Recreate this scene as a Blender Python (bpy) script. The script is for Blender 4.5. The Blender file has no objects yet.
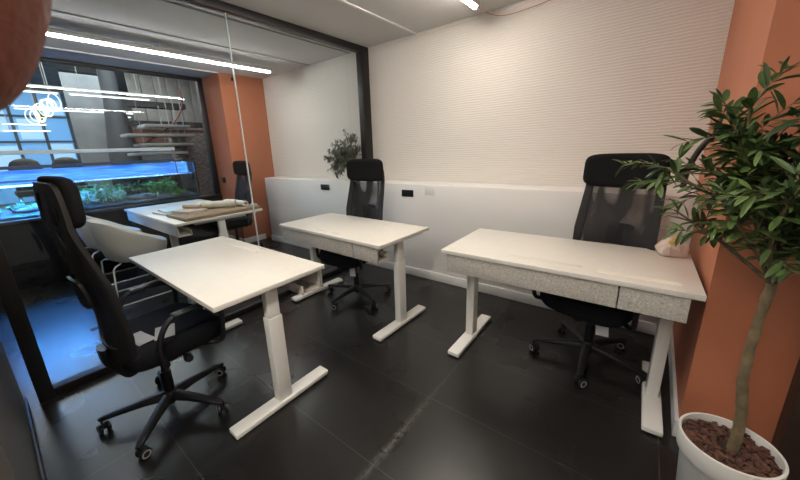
import bpy, bmesh, math, random
from mathutils import Vector, Matrix, Euler
random.seed(7)
S = bpy.context.scene
C = S.collection
PI = math.pi
def V(*a): return Vector(a)
def rad(d): return d * PI / 180

# ------------------------------------------------------------------ materials
def mat(name, col, rough=.5, metal=0., spec=.5, emit=None, estr=0., **k):
    m = bpy.data.materials.new(name); m.use_nodes = True
    b = m.node_tree.nodes['Principled BSDF']
    b.inputs['Base Color'].default_value = (*col, 1)
    b.inputs['Roughness'].default_value = rough
    b.inputs['Metallic'].default_value = metal
    b.inputs['Specular IOR Level'].default_value = spec
    if emit:
        b.inputs['Emission Color'].default_value = (*emit, 1)
        b.inputs['Emission Strength'].default_value = estr
    return m
def nodes(m):
    nt = m.node_tree
    return nt, nt.nodes['Principled BSDF'], (lambda t: nt.nodes.new(t)), nt.links.new
def noise_var(m, c1, c2, scale=8, detail=4, coord='Object', lo=.35, hi=.65, bump=0., bscale=None, sc=(1, 1, 1)):
    nt, b, N, L = nodes(m)
    tc = N('ShaderNodeTexCoord'); mp = N('ShaderNodeMapping'); mp.inputs['Scale'].default_value = sc
    L(tc.outputs[coord], mp.inputs['Vector'])
    n = N('ShaderNodeTexNoise'); n.inputs['Scale'].default_value = scale; n.inputs['Detail'].default_value = detail
    L(mp.outputs[0], n.inputs['Vector'])
    r = N('ShaderNodeValToRGB'); r.color_ramp.elements[0].position = lo; r.color_ramp.elements[1].position = hi
    r.color_ramp.elements[0].color = (*c1, 1); r.color_ramp.elements[1].color = (*c2, 1)
    L(n.outputs['Fac'], r.inputs['Fac']); L(r.outputs['Color'], b.inputs['Base Color'])
    if bump:
        n2 = N('ShaderNodeTexNoise'); n2.inputs['Scale'].default_value = bscale or scale; n2.inputs['Detail'].default_value = 5
        L(mp.outputs[0], n2.inputs['Vector'])
        bp = N('ShaderNodeBump'); bp.inputs['Strength'].default_value = bump; bp.inputs['Distance'].default_value = .01
        L(n2.outputs['Fac'], bp.inputs['Height']); L(bp.outputs['Normal'], b.inputs['Normal'])
    return m
def clear_mix(name, tint, gloss_rough=.0, ior=1.45, body=None, body_fac=0.):
    """thin clear sheet: see-through tint + Fresnel reflection (+ a share of a solid colour)"""
    m = bpy.data.materials.new(name); m.use_nodes = True
    nt = m.node_tree; nt.nodes.clear(); N = nt.nodes.new; L = nt.links.new
    o = N('ShaderNodeOutputMaterial'); t = N('ShaderNodeBsdfTransparent'); t.inputs['Color'].default_value = (*tint, 1)
    g = N('ShaderNodeBsdfGlossy'); g.inputs['Roughness'].default_value = gloss_rough; g.inputs['Color'].default_value = (1, 1, 1, 1)
    # Schlick reflectance, the same from both faces of the sheet
    r0 = ((ior - 1) / (ior + 1)) ** 2
    lw = N('ShaderNodeLayerWeight'); lw.inputs['Blend'].default_value = .5
    pw_ = N('ShaderNodeMath'); pw_.operation = 'POWER'; pw_.inputs[1].default_value = 5; L(lw.outputs['Facing'], pw_.inputs[0])
    f = N('ShaderNodeMath'); f.operation = 'MULTIPLY_ADD'; f.inputs[1].default_value = 1 - r0; f.inputs[2].default_value = r0; L(pw_.outputs[0], f.inputs[0])
    mx = N('ShaderNodeMixShader'); L(f.outputs[0], mx.inputs[0]); L(t.outputs[0], mx.inputs[1]); L(g.outputs[0], mx.inputs[2])
    out = mx
    if body:
        d = N('ShaderNodeBsdfDiffuse'); d.inputs['Color'].default_value = (*body, 1)
        m2 = N('ShaderNodeMixShader'); m2.inputs[0].default_value = body_fac
        L(mx.outputs[0], m2.inputs[1]); L(d.outputs[0], m2.inputs[2]); out = m2
    L(out.outputs[0], o.inputs['Surface'])
    return m

M = {}
M['white_top'] = noise_var(mat('white_laminate', (.78, .74, .66), .38, spec=.35), (.72, .69, .625), (.75, .715, .65), 30)
M['white_metal'] = mat('white_powder_coat', (.82, .80, .75), .42)
M['groove'] = mat('slot_shadow', (.35, .33, .30), .6)
M['cream_groove'] = mat('cream_groove', (.86, .82, .70), .3)
f = mat('speckled_felt', (.42, .39, .35), .95, spec=.1)
nt, b, N, L = nodes(f)
tc = N('ShaderNodeTexCoord'); vo = N('ShaderNodeTexNoise'); vo.inputs['Scale'].default_value = 110; vo.inputs['Detail'].default_value = 2
L(tc.outputs['Object'], vo.inputs['Vector'])
r = N('ShaderNodeValToRGB'); e = r.color_ramp.elements
e[0].position = .32; e[0].color = (.36, .34, .30, 1); e[1].position = .43; e[1].color = (.50, .475, .43, 1)
x = e.new(.60); x.color = (.53, .49, .435, 1); x = e.new(.70); x.color = (.68, .65, .59, 1)
L(vo.outputs['Fac'], r.inputs['Fac']); L(r.outputs['Color'], b.inputs['Base Color']); M['felt'] = f
M['black_plastic'] = mat('black_plastic', (.010, .010, .011), .42, spec=.4)
M['grey_plastic'] = mat('charcoal_plastic', (.017, .0165, .016), .55, spec=.3)
M['black_fabric'] = noise_var(mat('black_fabric', (.012, .012, .015), .9, spec=.15), (.006, .006, .008), (.011, .011, .013), 220, bump=.25)
M['pad_fabric'] = noise_var(mat('headrest_fabric', (.016, .016, .017), .85, spec=.06), (.010, .010, .0105), (.012, .012, .0125), 200)
M['rim_grey'] = mat('caster_rim_grey', (.36, .36, .36), .4)
M['paper'] = mat('grey_paper', (.36, .36, .37), .7)
M['tag'] = mat('white_tag', (.72, .70, .68), .7)
# mesh of the chair back: real holes seen as partial see-through
m = bpy.data.materials.new('chair_mesh'); m.use_nodes = True
nt, b, N, L = nodes(m)
b.inputs['Base Color'].default_value = (.016, .0145, .0155, 1); b.inputs['Roughness'].default_value = .5; b.inputs['Specular IOR Level'].default_value = .3
t = N('ShaderNodeBsdfTransparent'); mx = N('ShaderNodeMixShader')
tc = N('ShaderNodeTexCoord'); mp = N('ShaderNodeMapping'); mp.inputs['Scale'].default_value = (9, 9, 2.2); mp.inputs['Rotation'].default_value = (0, .5, 0)
n = N('ShaderNodeTexNoise'); n.inputs['Scale'].default_value = 1.3; n.inputs['Detail'].default_value = 1.5
L(tc.outputs['Object'], mp.inputs['Vector']); L(mp.outputs[0], n.inputs['Vector'])
r = N('ShaderNodeValToRGB'); r.color_ramp.elements[0].position = .46; r.color_ramp.elements[0].color = (.98, .98, .98, 1)
r.color_ramp.elements[1].position = .64; r.color_ramp.elements[1].color = (.66, .66, .66, 1)
L(n.outputs['Fac'], r.inputs['Fac']); L(r.outputs['Color'], mx.inputs[0]); L(t.outputs[0], mx.inputs[1]); L(b.outputs[0], mx.inputs[2])
L(mx.outputs[0], nt.nodes['Material Output'].inputs['Surface']); M['mesh'] = m

M['wall_smooth'] = mat('smooth_white_paint', (.82, .805, .78), .55, spec=.3)
# wavy ribbed wallcovering
m = mat('ribbed_wall', (.78, .73, .675), .8, spec=.2)
nt, b, N, L = nodes(m)
tc = N('ShaderNodeTexCoord'); mp = N('ShaderNodeMapping'); mp.inputs['Scale'].default_value = (.45, 1, 1)
L(tc.outputs['Object'], mp.inputs['Vector'])
w = N('ShaderNodeTexWave'); w.wave_type = 'BANDS'; w.bands_direction = 'Z'; w.wave_profile = 'SIN'
w.inputs['Scale'].default_value = 15; w.inputs['Distortion'].default_value = 2.6; w.inputs['Detail'].default_value = 1.2
w.inputs['Detail Scale'].default_value = 1.1
L(mp.outputs[0], w.inputs['Vector'])
bp = N('ShaderNodeBump'); bp.inputs['Strength'].default_value = .40; bp.inputs['Distance'].default_value = .006
L(w.outputs['Fac'], bp.inputs['Height']); L(bp.outputs['Normal'], b.inputs['Normal']); M['ribbed'] = m
M['orange'] = noise_var(mat('terracotta_paint', (.47, .155, .068), .55, spec=.3), (.43, .150, .078), (.455, .163, .086), 3)
M['ceiling'] = noise_var(mat('ceiling_white', (.62, .61, .59), .8, spec=.2), (.60, .595, .575), (.64, .63, .61), 1.2)
M['soffit'] = mat('soffit_blue_cast', (.36, .42, .47), .8)  # ceiling carried on; the tank's blue light is put into this colour
M['seam'] = mat('ceiling_seam_grey', (.30, .30, .29), .8)
M['white_trim'] = mat('white_trim', (.74, .73, .72), .5)
M['black_frame'] = mat('black_frame', (.009, .008, .008), .45)
M['brown_trim'] = mat('dark_brown_trim', (.035, .02, .014), .5)
M['taupe'] = mat('taupe_paint', (.07, .063, .058), .5)
M['black_wall'] = mat('black_plinth', (.006, .006, .007), .8, spec=.1)
M['glass'] = clear_mix('partition_glass', (.955, .975, .97), 0, 1.27)
M['tank_glass'] = clear_mix('tank_glass', (.93, .98, .99), 0, 1.30)
M['glass_edge'] = mat('polished_glass_edge', (.55, .60, .58), .3)
M['lamp_on'] = mat('lamp_diffuser_warm', (.9, .9, .9), .5, emit=(1, .92, .82), estr=52)
M['lamp_fill'] = mat('fill_lamp_diffuser', (.9, .9, .9), .5, emit=(1, .92, .82), estr=90)
M['lamp_on_cool'] = mat('lamp_diffuser_neutral', (.9, .9, .9), .5, emit=(1, .97, .93), estr=40)
M['lobby_lamp'] = mat('lobby_lamp_diffuser', (.9, .9, .9), .5, emit=(1, .98, .95), estr=3.5)
M['lamp_body'] = mat('lamp_housing', (.70, .69, .67), .5)
# floor tiles
m = mat('dark_tile', (.02, .02, .02), .2, spec=.5)
nt, b, N, L = nodes(m)
tc = N('ShaderNodeTexCoord'); mp = N('ShaderNodeMapping'); mp.inputs['Location'].default_value = (.785 + 10.0, -.32 + 4.96, 0)
L(tc.outputs['Object'], mp.inputs['Vector'])
br = N('ShaderNodeTexBrick'); br.offset = 0; br.inputs['Scale'].default_value = 1
br.inputs['Brick Width'].default_value = 1.0; br.inputs['Row Height'].default_value = .496; br.inputs['Mortar Size'].default_value = .0022
br.inputs['Mortar Smooth'].default_value = .3
br.inputs['Color1'].default_value = (.0120, .0113, .0108, 1); br.inputs['Color2'].default_value = (.0155, .0145, .0138, 1); br.inputs['Mortar'].default_value = (.055, .051, .046, 1)
L(mp.outputs[0], br.inputs['Vector'])
n = N('ShaderNodeTexNoise'); n.inputs['Scale'].default_value = 2.2; n.inputs['Detail'].default_value = 2.5; n.inputs['Roughness'].default_value = .5
L(tc.outputs['Object'], n.inputs['Vector'])
r = N('ShaderNodeMapRange'); r.inputs['From Min'].default_value = .3; r.inputs['From Max'].default_value = .72; r.inputs['To Min'].default_value = .25; r.inputs['To Max'].default_value = .33
L(n.outputs['Fac'], r.inputs['Value']); L(r.outputs[0], b.inputs['Roughness'])
# powdery dust trodden along one joint
sx = N('ShaderNodeSeparateXYZ'); L(tc.outputs['Object'], sx.inputs[0])
def mth(op, a, bb=None):
    q = N('ShaderNodeMath'); q.operation = op
    for i, vv in enumerate((a, bb)):
        if vv is None: continue
        if isinstance(vv, (int, float)): q.inputs[i].default_value = vv
        else: L(vv, q.inputs[i])
    return q.outputs[0]
d1 = mth('ABSOLUTE', mth('ADD', sx.outputs['X'], .785)); band = mth('SUBTRACT', 1., mth('MULTIPLY', d1, 36.)); band = mth('MAXIMUM', band, 0.)
d2 = mth('ABSOLUTE', mth('SUBTRACT', sx.outputs['Y'], .98)); b2 = mth('MAXIMUM', mth('SUBTRACT', 1., mth('MULTIPLY', d2, 1.75)), 0.)
n2 = N('ShaderNodeTexNoise'); n2.inputs['Scale'].default_value = 38; n2.inputs['Detail'].default_value = 5; L(tc.outputs['Object'], n2.inputs['Vector'])
n2r = mth('MAXIMUM', mth('SUBTRACT', mth('MULTIPLY', n2.outputs['Fac'], 2.4), .85), 0.)
dust = mth('MINIMUM', mth('MULTIPLY', mth('MULTIPLY', band, b2), n2r), 1.)
mx = N('ShaderNodeMixRGB'); mx.inputs['Color2'].default_value = (.15, .138, .12, 1); L(dust, mx.inputs['Fac']); L(br.outputs['Color'], mx.inputs['Color1'])
L(mx.outputs[0], b.inputs['Base Color']); M['floor'] = m

M['pot'] = mat('white_pot', (.72, .70, .66), .45)
M['soil'] = mat('soil', (.03, .016, .010), .9)
M['bark_chip'] = noise_var(mat('bark_chips', (.08, .03, .02), .85), (.045, .018, .012), (.14, .058, .036), 40)
M['trunk'] = noise_var(mat('olive_bark', (.14, .10, .055), .85), (.10, .075, .04), (.19, .14, .075), 25, bump=.6, bscale=60)
M['leaf'] = noise_var(mat('olive_leaf', (.05, .09, .03), .5, spec=.35), (.035, .060, .022), (.105, .165, .045), 9, detail=2)
M['leaf_grey'] = noise_var(mat('olive_leaf_grey', (.09, .11, .07), .6, spec=.3), (.045, .062, .040), (.15, .17, .11), 14, detail=2)
M['cardboard'] = noise_var(mat('brown_board', (.26, .19, .12), .8), (.22, .16, .10), (.30, .22, .14), 20)
M['roll'] = noise_var(mat('rolled_paper', (.62, .58, .50), .6), (.56, .52, .44), (.68, .64, .57), 12)
M['shell'] = mat('shell_offwhite', (.56, .55, .52), .5, spec=.35)
M['wire'] = mat('pale_wire', (.66, .66, .62), .4)
M['skin'] = noise_var(mat('skin', (.38, .16, .11), .5, spec=.35), (.22, .068, .045), (.27, .088, .056), 60, bump=.15, bscale=300)
M['nail'] = mat('nail', (.50, .26, .20), .3)
M['sleeve'] = noise_var(mat('dark_sleeve', (.03, .03, .04), .9), (.025, .025, .035), (.04, .04, .05), 60)
M['bag'] = noise_var(mat('crumpled_bag', (.58, .45, .38), .6), (.48, .36, .30), (.68, .56, .49), 18, bump=.5, bscale=30)
M['yellow'] = mat('yellow_tag', (.75, .58, .10), .5)
M['copper'] = mat('copper_cable', (.55, .30, .17), .5)
M['book_blue'] = mat('pale_blue_cover', (.42, .60, .72), .5)
M['book_tan'] = mat('tan_cover', (.48, .36, .27), .6)
M['pages'] = mat('page_block', (.66, .63, .57), .8)

# ------------------------------------------------------------------ mesh helpers
class MB:
    def __init__(s): s.bm = bmesh.new()
    def box(s, c, d, rot=None, bev=0., seg=2):
        r = bmesh.ops.create_cube(s.bm, size=1)
        vs = r['verts']
        mt = Matrix.Translation(Vector(c)) @ (Euler(rot).to_matrix().to_4x4() if rot else Matrix()) @ Matrix.Diagonal((*d, 1))
        bmesh.ops.transform(s.bm, matrix=mt, verts=vs)
        if bev:
            es = list({e for v in vs for e in v.link_edges})
            bmesh.ops.bevel(s.bm, geom=es, offset=bev, segments=seg, affect='EDGES', profile=.5, clamp_overlap=True)
        return s
    def b2(s, a, b, bev=0., seg=2):
        c = [(p + q) / 2 for p, q in zip(a, b)]; d = [abs(q - p) for p, q in zip(a, b)]
        return s.box(c, d, None, bev, seg)
    def tube(s, pts, rad_, n=10, closed=False, flat=None, cap=True):
        pts = [Vector(p) for p in pts]; k = len(pts)
        rs = rad_ if isinstance(rad_, (list, tuple)) else [rad_] * k
        rings = []; prev = None
        for i, p in enumerate(pts):
            if closed: t = pts[(i + 1) % k] - pts[i - 1]
            else: t = pts[min(i + 1, k - 1)] - pts[max(i - 1, 0)]
            if t.length < 1e-9: t = Vector((0, 0, 1))
            t.normalize()
            if prev is None:
                a = Vector((0, 0, 1)) if abs(t.z) < .9 else Vector((1, 0, 0))
                u = t.cross(a).normalized()
            else:
                u = (prev - t * prev.dot(t))
                u = u.normalized() if u.length > 1e-6 else t.orthogonal().normalized()
            prev = u; w = t.cross(u)
            fx, fy = flat or (1, 1)
            rings.append([s.bm.verts.new(p + (u * math.cos(q) * fx + w * math.sin(q) * fy) * rs[i]) for q in [2 * PI * j / n for j in range(n)]])
        for i in range(k if closed else k - 1):
            A, B = rings[i], rings[(i + 1) % k]
            for j in range(n):
                s.bm.faces.new((A[j], A[(j + 1) % n], B[(j + 1) % n], B[j]))
        if cap and not closed:
            s.bm.faces.new(list(reversed(rings[0]))); s.bm.faces.new(rings[-1])
        return s
    def lathe(s, prof, c=(0, 0, 0), n=32, axis='Z', mtx=None):
        """prof: (r, h) pairs; closes at r=0"""
        rings = []
        for r, h in prof:
            if r < 1e-6: rings.append([s.bm.verts.new((0, 0, h))])
            else: rings.append([s.bm.verts.new((r * math.cos(2 * PI * j / n), r * math.sin(2 * PI * j / n), h)) for j in range(n)])
        for A, B in zip(rings, rings[1:]):
            for j in range(n):
                a = [A[j % len(A)], A[(j + 1) % len(A)], B[(j + 1) % len(B)], B[j % len(B)]]
                q = []
                for v in a:
                    if v not in q: q.append(v)
                if len(q) >= 3: s.bm.faces.new(q)
        vs = [v for r in rings for v in r]
        mt = Matrix.Translation(Vector(c)) @ (mtx if mtx else (Matrix.Rotation(PI / 2, 4, 'Y') if axis == 'X' else Matrix.Rotation(-PI / 2, 4, 'X') if axis == 'Y' else Matrix()))
        bmesh.ops.transform(s.bm, matrix=mt, verts=vs)
        return s
    def loft(s, rings, close_u=True, cap=True):
        R = [[s.bm.verts.new(p) for p in r] for r in rings]; n = len(R[0])
        for A, B in zip(R, R[1:]):
            for j in range(n if close_u else n - 1):
                s.bm.faces.new((A[j], A[(j + 1) % n], B[(j + 1) % n], B[j]))
        if cap and close_u:
            s.bm.faces.new(list(reversed(R[0]))); s.bm.faces.new(R[-1])
        return s
    def poly(s, pts): s.bm.faces.new([s.bm.verts.new(p) for p in pts]); return s
    def build(s, name, m, parent=None, smooth=40, loc=None):
        bmesh.ops.recalc_face_normals(s.bm, faces=s.bm.faces)
        me = bpy.data.meshes.new(name); s.bm.to_mesh(me); s.bm.free()
        me.materials.append(M[m] if isinstance(m, str) else m)
        if smooth:
            me.shade_smooth()
            me.set_sharp_from_angle(angle=rad(smooth))
        o = bpy.data.objects.new(name, me); C.objects.link(o)
        if parent: o.parent = parent
        if loc: o.location = loc
        return o
def tag(o, label, cat, group=None, kind=None):
    o['label'] = label; o['category'] = cat
    if group: o['group'] = group
    if kind: o['kind'] = kind
    return o
def thing(name, label, cat, loc=(0, 0, 0), rz=0, group=None):
    o = bpy.data.objects.new(name, None); C.objects.link(o); o.empty_display_size = .1
    o.location = loc; o.rotation_euler = (0, 0, rz)
    return tag(o, label, cat, group)
def struct(name, mb, m, parent=None, smooth=30):
    o = mb.build(name, m, parent, smooth); o['kind'] = 'structure'; return o
def copy_tree(o, parent=None):
    c = o.copy(); C.objects.link(c); c.parent = parent
    for ch in list(o.children): copy_tree(ch, c)
    return c
def superell(a, b, n=40, e=4.):
    out = []
    for i in range(n):
        t = 2 * PI * i / n; ct, st = math.cos(t), math.sin(t)
        out.append((a * math.copysign(abs(ct) ** (2 / e), ct), b * math.copysign(abs(st) ** (2 / e), st)))
    return out
def smoothpath(pts, n=6):
    """Catmull-Rom through the points"""
    P = [Vector(p) for p in pts]; out = []
    for i in range(len(P) - 1):
        p0 = P[max(i - 1, 0)]; p1 = P[i]; p2 = P[i + 1]; p3 = P[min(i + 2, len(P) - 1)]
        for j in range(n):
            t = j / n
            out.append(.5 * ((2 * p1) + (p2 - p0) * t + (2 * p0 - 5 * p1 + 4 * p2 - p3) * t * t + (3 * p1 - p0 - 3 * p2 + p3) * t ** 3))
    out.append(P[-1]); return out

# ------------------------------------------------------------------ room shell
ZC = 2.49      # ceiling
YU, YLW = 3.07, 2.77   # ribbed wall face, low ledge wall face
XP = -2.66     # glass partition plane
XR = .28       # orange right wall
XL, XW = -4.80, -5.30  # orange pilaster face, window wall
struct('floor', MB().b2((-15.5, -4.5, -.1), (2.5, 7.5, 0)), 'floor')
struct('ceiling', MB().b2((XL, -3.5, ZC), (1.4, 3.4, ZC + .12)), 'ceiling')
struct('ceiling_soffit', MB().b2((XW - .12, -3.5, ZC + .003), (XL - .001, 3.4, ZC + .12)), 'soffit')
struct('trim_1', MB().b2((XL - .012, -3.4, ZC - .012), (XL + .012, 2.385, ZC + .001)), 'white_trim')
struct('trim_2', MB().b2((-1.99, -3.4, ZC - .009), (-1.965, YU, ZC + .001), .002), 'white_trim')
struct('trim_3', MB().b2((-2.915, -3.4, ZC - .006), (-2.895, YU, ZC + .001)), 'seam')
struct('trim_4', MB().b2((-3.665, -3.4, ZC - .006), (-3.645, YU, ZC + .001)), 'seam')
struct('wall_back', MB().b2((XW - .2, YU, 0), (.64, YU + .2, ZC)), 'ribbed')
struct('wall_ledge', MB().b2((-4.62, YLW, .0), (.299, YU, 1.005), .006), 'wall_smooth')
struct('baseboard_back', MB().b2((-4.62, YLW - .014, 0), (.284, YLW, .088), .003), 'white_trim')
# right: orange wall + its return facing the room
pg = [(.279, 1.79), (.306, YU), (.64, YU), (.64, 1.79)]
struct('wall_right', MB().loft([[(x, y, 0) for x, y in pg], [(x, y, ZC) for x, y in pg]]), 'orange')
mb = MB().loft([[(x, y, z) for x, y in ((.265, 1.776), (.279, 1.776), (.299, YLW - .016), (.285, YLW - .016))] for z in (0, .088)])
struct('baseboard_right', mb, 'white_trim')
struct('baseboard_return', MB().b2((.2795, 1.776, 0), (.554, 1.79, .088), .002), 'white_trim')
struct('trim_5', MB().b2((.555, 1.72, 0), (.68, 1.79, ZC), .004), 'brown_trim')
struct('wall_side', MB().b2((.68, 1.72, 0), (1.4, 1.9, ZC)), 'wall_smooth')
# wall beside the camera, ending in the doorway the picture is taken from
struct('wall_front', MB().b2((-2.62, -.24, 0), (-1.25, -.12, ZC)), 'taupe')
struct('baseboard_front', MB().b2((-2.62, -.12, 0), (-1.25, -.108, .08), .002), 'black_frame')
struct('wall_corridor', MB().b2((-5.3, -3.6, 0), (1.5, -3.5, ZC)), 'wall_smooth')
struct('wall_east', MB().b2((1.4, -3.5, 0), (1.5, 1.9, ZC)), 'wall_smooth')
# left room: orange pilaster, window wall
struct('wall_left', MB().b2((XW - .15, 2.39, 0), (XL, YU, ZC)), 'orange')
struct('baseboard_left', MB().b2((XL, 2.376, 0), (XL + .014, YU - .31, .088), .002), 'white_trim')
struct('baseboard_pilaster', MB().b2((XW, 2.376, 0), (XL, 2.39, .088), .002), 'white_trim')
struct('wall_plinth', MB().b2((XW - .12, -3.5, 0), (XW, 2.39, .745), .004), 'black_wall')
# window_1: opening onto the lobby with the fish tank
w1 = struct('window_1', MB().b2((XW - .06, -3.5, .745), (XW + .03, 2.37, .775), .003), 'black_frame')
fr = MB().b2((XW - .06, 2.30, .775), (XW + .02, 2.37, ZC - .03), .003)
fr.b2((XW - .06, -3.5, ZC - .04), (XW + .02, 2.37, ZC - .0), .003)
fr.b2((XW - .06, -.75, .775), (XW + .02, -.68, ZC - .03), .003)
fr.build('window_frame', 'black_frame', w1)
MB().b2((XW - .025, -.68, .775), (XW - .017, 2.30, ZC - .04)).build('window_pane', 'glass', w1)

# glass partition: one framed screen, two panes
gp = thing('glass_partition', 'floor-to-ceiling clear glass partition in a black frame between the two offices', 'partition', (XP, -.07, 0))
def rel(o, a, b): return [p - q for p, q in zip(a, o.location)], [p - q for p, q in zip(b, o.location)]
def gbox(name, a, b, m, bev=.003): a, b = rel(gp, a, b); return MB().b2(a, b, bev).build(name, m, gp)
gbox('top_rail', (XP - .04, -.07, ZC - .062), (XP + .04, YU, ZC), 'black_frame')
gbox('bottom_rail', (XP - .035, .0, 0), (XP + .035, YLW, .05), 'black_frame')
gbox('end_post', (XP - .04, -.07, 0), (XP + .04, .0, ZC - .062), 'black_frame')
gbox('wall_post', (XP - .04, 2.945, 1.005), (XP + .04, YU, ZC - .062), 'black_frame')
gbox('wall_strip', (XP - .02, YLW - .022, .05), (XP + .02, YLW, 1.005), 'black_frame')
a, b = rel(gp, (XP - .005, 0.0, .05), (XP + .005, 1.448, ZC - .062)); MB().b2(a, b).build('pane', 'glass', gp)
a, b = rel(gp, (XP - .005, 1.452, .05), (XP + .005, YLW - .022, ZC - .062)); p = MB().b2(a, b)
a, b = rel(gp, (XP - .005, YLW - .022, 1.006), (XP + .005, 2.945, ZC - .062)); p.b2(a, b).build('pane', 'glass', gp)
gbox('joint_strip', (XP - .006, 1.446, .05), (XP + .006, 1.454, ZC - .062), 'glass_edge', 0)

# ------------------------------------------------------------------ ceiling lamps
def tube_lamp(label, x, y0, y1, z, m, r=.021, group=None, name='ceiling_tube_lamp', clips=True):
    t = thing(name, label, 'lamp', (x, y0, z), 0, group); Ln = y1 - y0
    MB().tube([(0, .02, 0), (0, Ln - .02, 0)], r, 14).build('diffuser', m, t)
    MB().b2((-r * 1.25, .0, r * .55), (r * 1.25, Ln, r * 1.7), .002).b2((-r * 1.25, .0, -r * .15), (-r * 1.1, Ln, r * .6)).b2((r * 1.1, .0, -r * .15), (r * 1.25, Ln, r * .6)).build('housing', 'lamp_body', t)
    MB().lathe([(0, 0), (r * 1.12, 0), (r * 1.12, .03), (0, .03)], (0, -.005, 0), 14, 'Y').build('end_cap', 'lamp_body', t)
    MB().lathe([(0, 0), (r * 1.12, 0), (r * 1.12, .03), (0, .03)], (0, Ln - .025, 0), 14, 'Y').build('end_cap', 'lamp_body', t)
    if clips:
        k = 3
        for i in range(k):
            yy = Ln * (i + .5) / k
            MB().b2((-.006, yy - .012, r - .002), (.006, yy + .012, ZC - z), .002).build('mounting_clip', 'lamp_body', t)
    return t
tube_lamp('white tube lamp on the ceiling above the desks, its end by the ribbed wall', -1.215, .55, 2.785, 2.445, 'lamp_on')
tube_lamp('long white tube lamp on the ceiling behind the glass partition', -3.95, .12, 2.66, 2.40, 'lamp_on_cool', .022)
tube_lamp('unseen fill lamp added over the doorway, shaped as a white ceiling tube', -.35, -2.3, .60, 2.445, 'lamp_fill')  # out of view, added to brighten the desks and walls from the front
cb = smoothpath([(-1.215, 2.79, 2.445), (-1.12, 2.92, 2.40), (-1.02, 3.02, 2.405), (-.80, 3.055, 2.43), (-.62, 3.06, 2.455), (-.4, 3.06, 2.485)], 6)
tag(MB().tube(cb, .0035, 6).build('ceiling_wire', 'copper'), 'thin copper coloured cable looping from the ceiling lamp end along the ribbed wall', 'cable')

# ------------------------------------------------------------------ desks
def make_desk(label, W, D, loc, rz, seam, marks, group='white height-adjustable desks'):
    """user sits on +Y; felt cable tray hangs on the -Y side"""
    t = thing('desk', label, 'desk', loc, rz, group)
    H = .75
    MB().box((0, 0, H - .0125), (W, D, .025), None, .003).build('tabletop', 'white_top', t)
    yb = -D / 2
    # felt tray: front sheets, floor, back lip
    x0, x1 = -W / 2 + .03, W / 2 - .04
    MB().b2((x0, yb + .015, .607), (seam - .0028, yb + .027, .724), .0015).build('front_panel', 'felt', t)
    MB().b2((seam + .0028, yb + .015, .607), (x1, yb + .027, .724), .0015).build('front_panel', 'felt', t)
    MB().b2((x0, yb + .027, .607), (x1, yb + .145, .615), .001).b2((x0, yb + .137, .615), (x1, yb + .145, .66), .001).build('cable_tray', 'felt', t)
    for i in range(2):
        xs = (-W / 2 + .085, W / 2 - .075)[i]
        lg = MB().b2((xs - .022, -.035, .5), (xs + .022, .035, .695), .004).build('leg', 'white_metal', t)
        MB().b2((xs - .027, -.041, .03), (xs + .027, .041, .545), .004).build('lower_column', 'white_metal', lg)
        ft = MB().b2((xs - .04, -.30, .008), (xs + .04, .30, .036), .006).build('foot', 'white_metal', t)
        for yy in (-.27, .27): MB().lathe([(0, 0), (.018, 0), (.018, .009), (0, .009)], (xs, yy, 0), 12).build('foot_pad', 'black_plastic', ft)
        MB().b2((xs - .025, -.275, .695), (xs + .025, .275, .7245), .004).build('top_bracket', 'white_metal', t)
    MB().b2((-W / 2 + .11, .01, .685), (W / 2 - .10, .05, .72), .003).build('crossbar', 'white_metal', t)
    for kind, x0, x1, y in marks:
        if kind == 'slot': MB().b2((x0, y - .002, H - .001), (x1, y + .002, H + .0006)).build('cable_slot', 'groove', t)
        elif kind == 'flap':
            MB().b2((x0, y - .025, H - .001), (x1, y + .025, H + .0012), .0006).build('cable_flap', 'white_top', t)
        else:
            w = x1 - x0; r = .021; n = 12
            o_ = [((x0 + r) + r * math.cos(q), y + r * math.sin(q)) for q in [PI / 2 + PI * i / n for i in range(n + 1)]] + \
                 [((x1 - r) + r * math.cos(q), y + r * math.sin(q)) for q in [-PI / 2 + PI * i / n for i in range(n + 1)]]
            g = MB(); g.loft([[(a, b, H - .002) for a, b in o_], [(a, b, H + .0008) for a, b in o_]]); g.build('pen_groove', 'cream_groove', t)
    for xs in ((W / 2 - .02),):
        hk = MB().tube(smoothpath([(xs - .1, D / 2 - .05, .722), (xs - .1, D / 2 - .05, .70), (xs - .1, D / 2 - .035, .69), (xs - .1, D / 2 - .02, .70)], 4), .006, 8)
        hk.build('bag_hook', 'white_metal', t)
    return t
# left desk: user at -Y, so turned round
make_desk('white desk nearest the camera at left, its long edge beside the tall-backed chair with papers', 1.22, .62, (-1.967, .805, 0), PI, .28,
          [('flap', -.02, .40, -.24), ('slot', -.06, .06, -.22), ('slot', -.04, .05, -.285)])
make_desk('white desk in the middle with speckled front panels, against the glass partition', 1.22, .605, (-1.91, 1.877, 0), rad(-2), .33,
          [('slot', -.13, -.01, -.24), ('slot', .05, .15, -.24)])
make_desk('white desk at right against the orange wall, with a long pen groove in its top', 1.195, .625, (-.335, 2.015, 0), rad(.4), .315,
          [('flap', -.20, .15, -.215), ('slot', -.08, .05, -.205), ('groove', .215, .53, -.225)])
make_desk('larger white table behind the glass, stacked with books and paper rolls', 1.74, .92, (-4.325, 1.535, 0), 0, .42, [])

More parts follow.
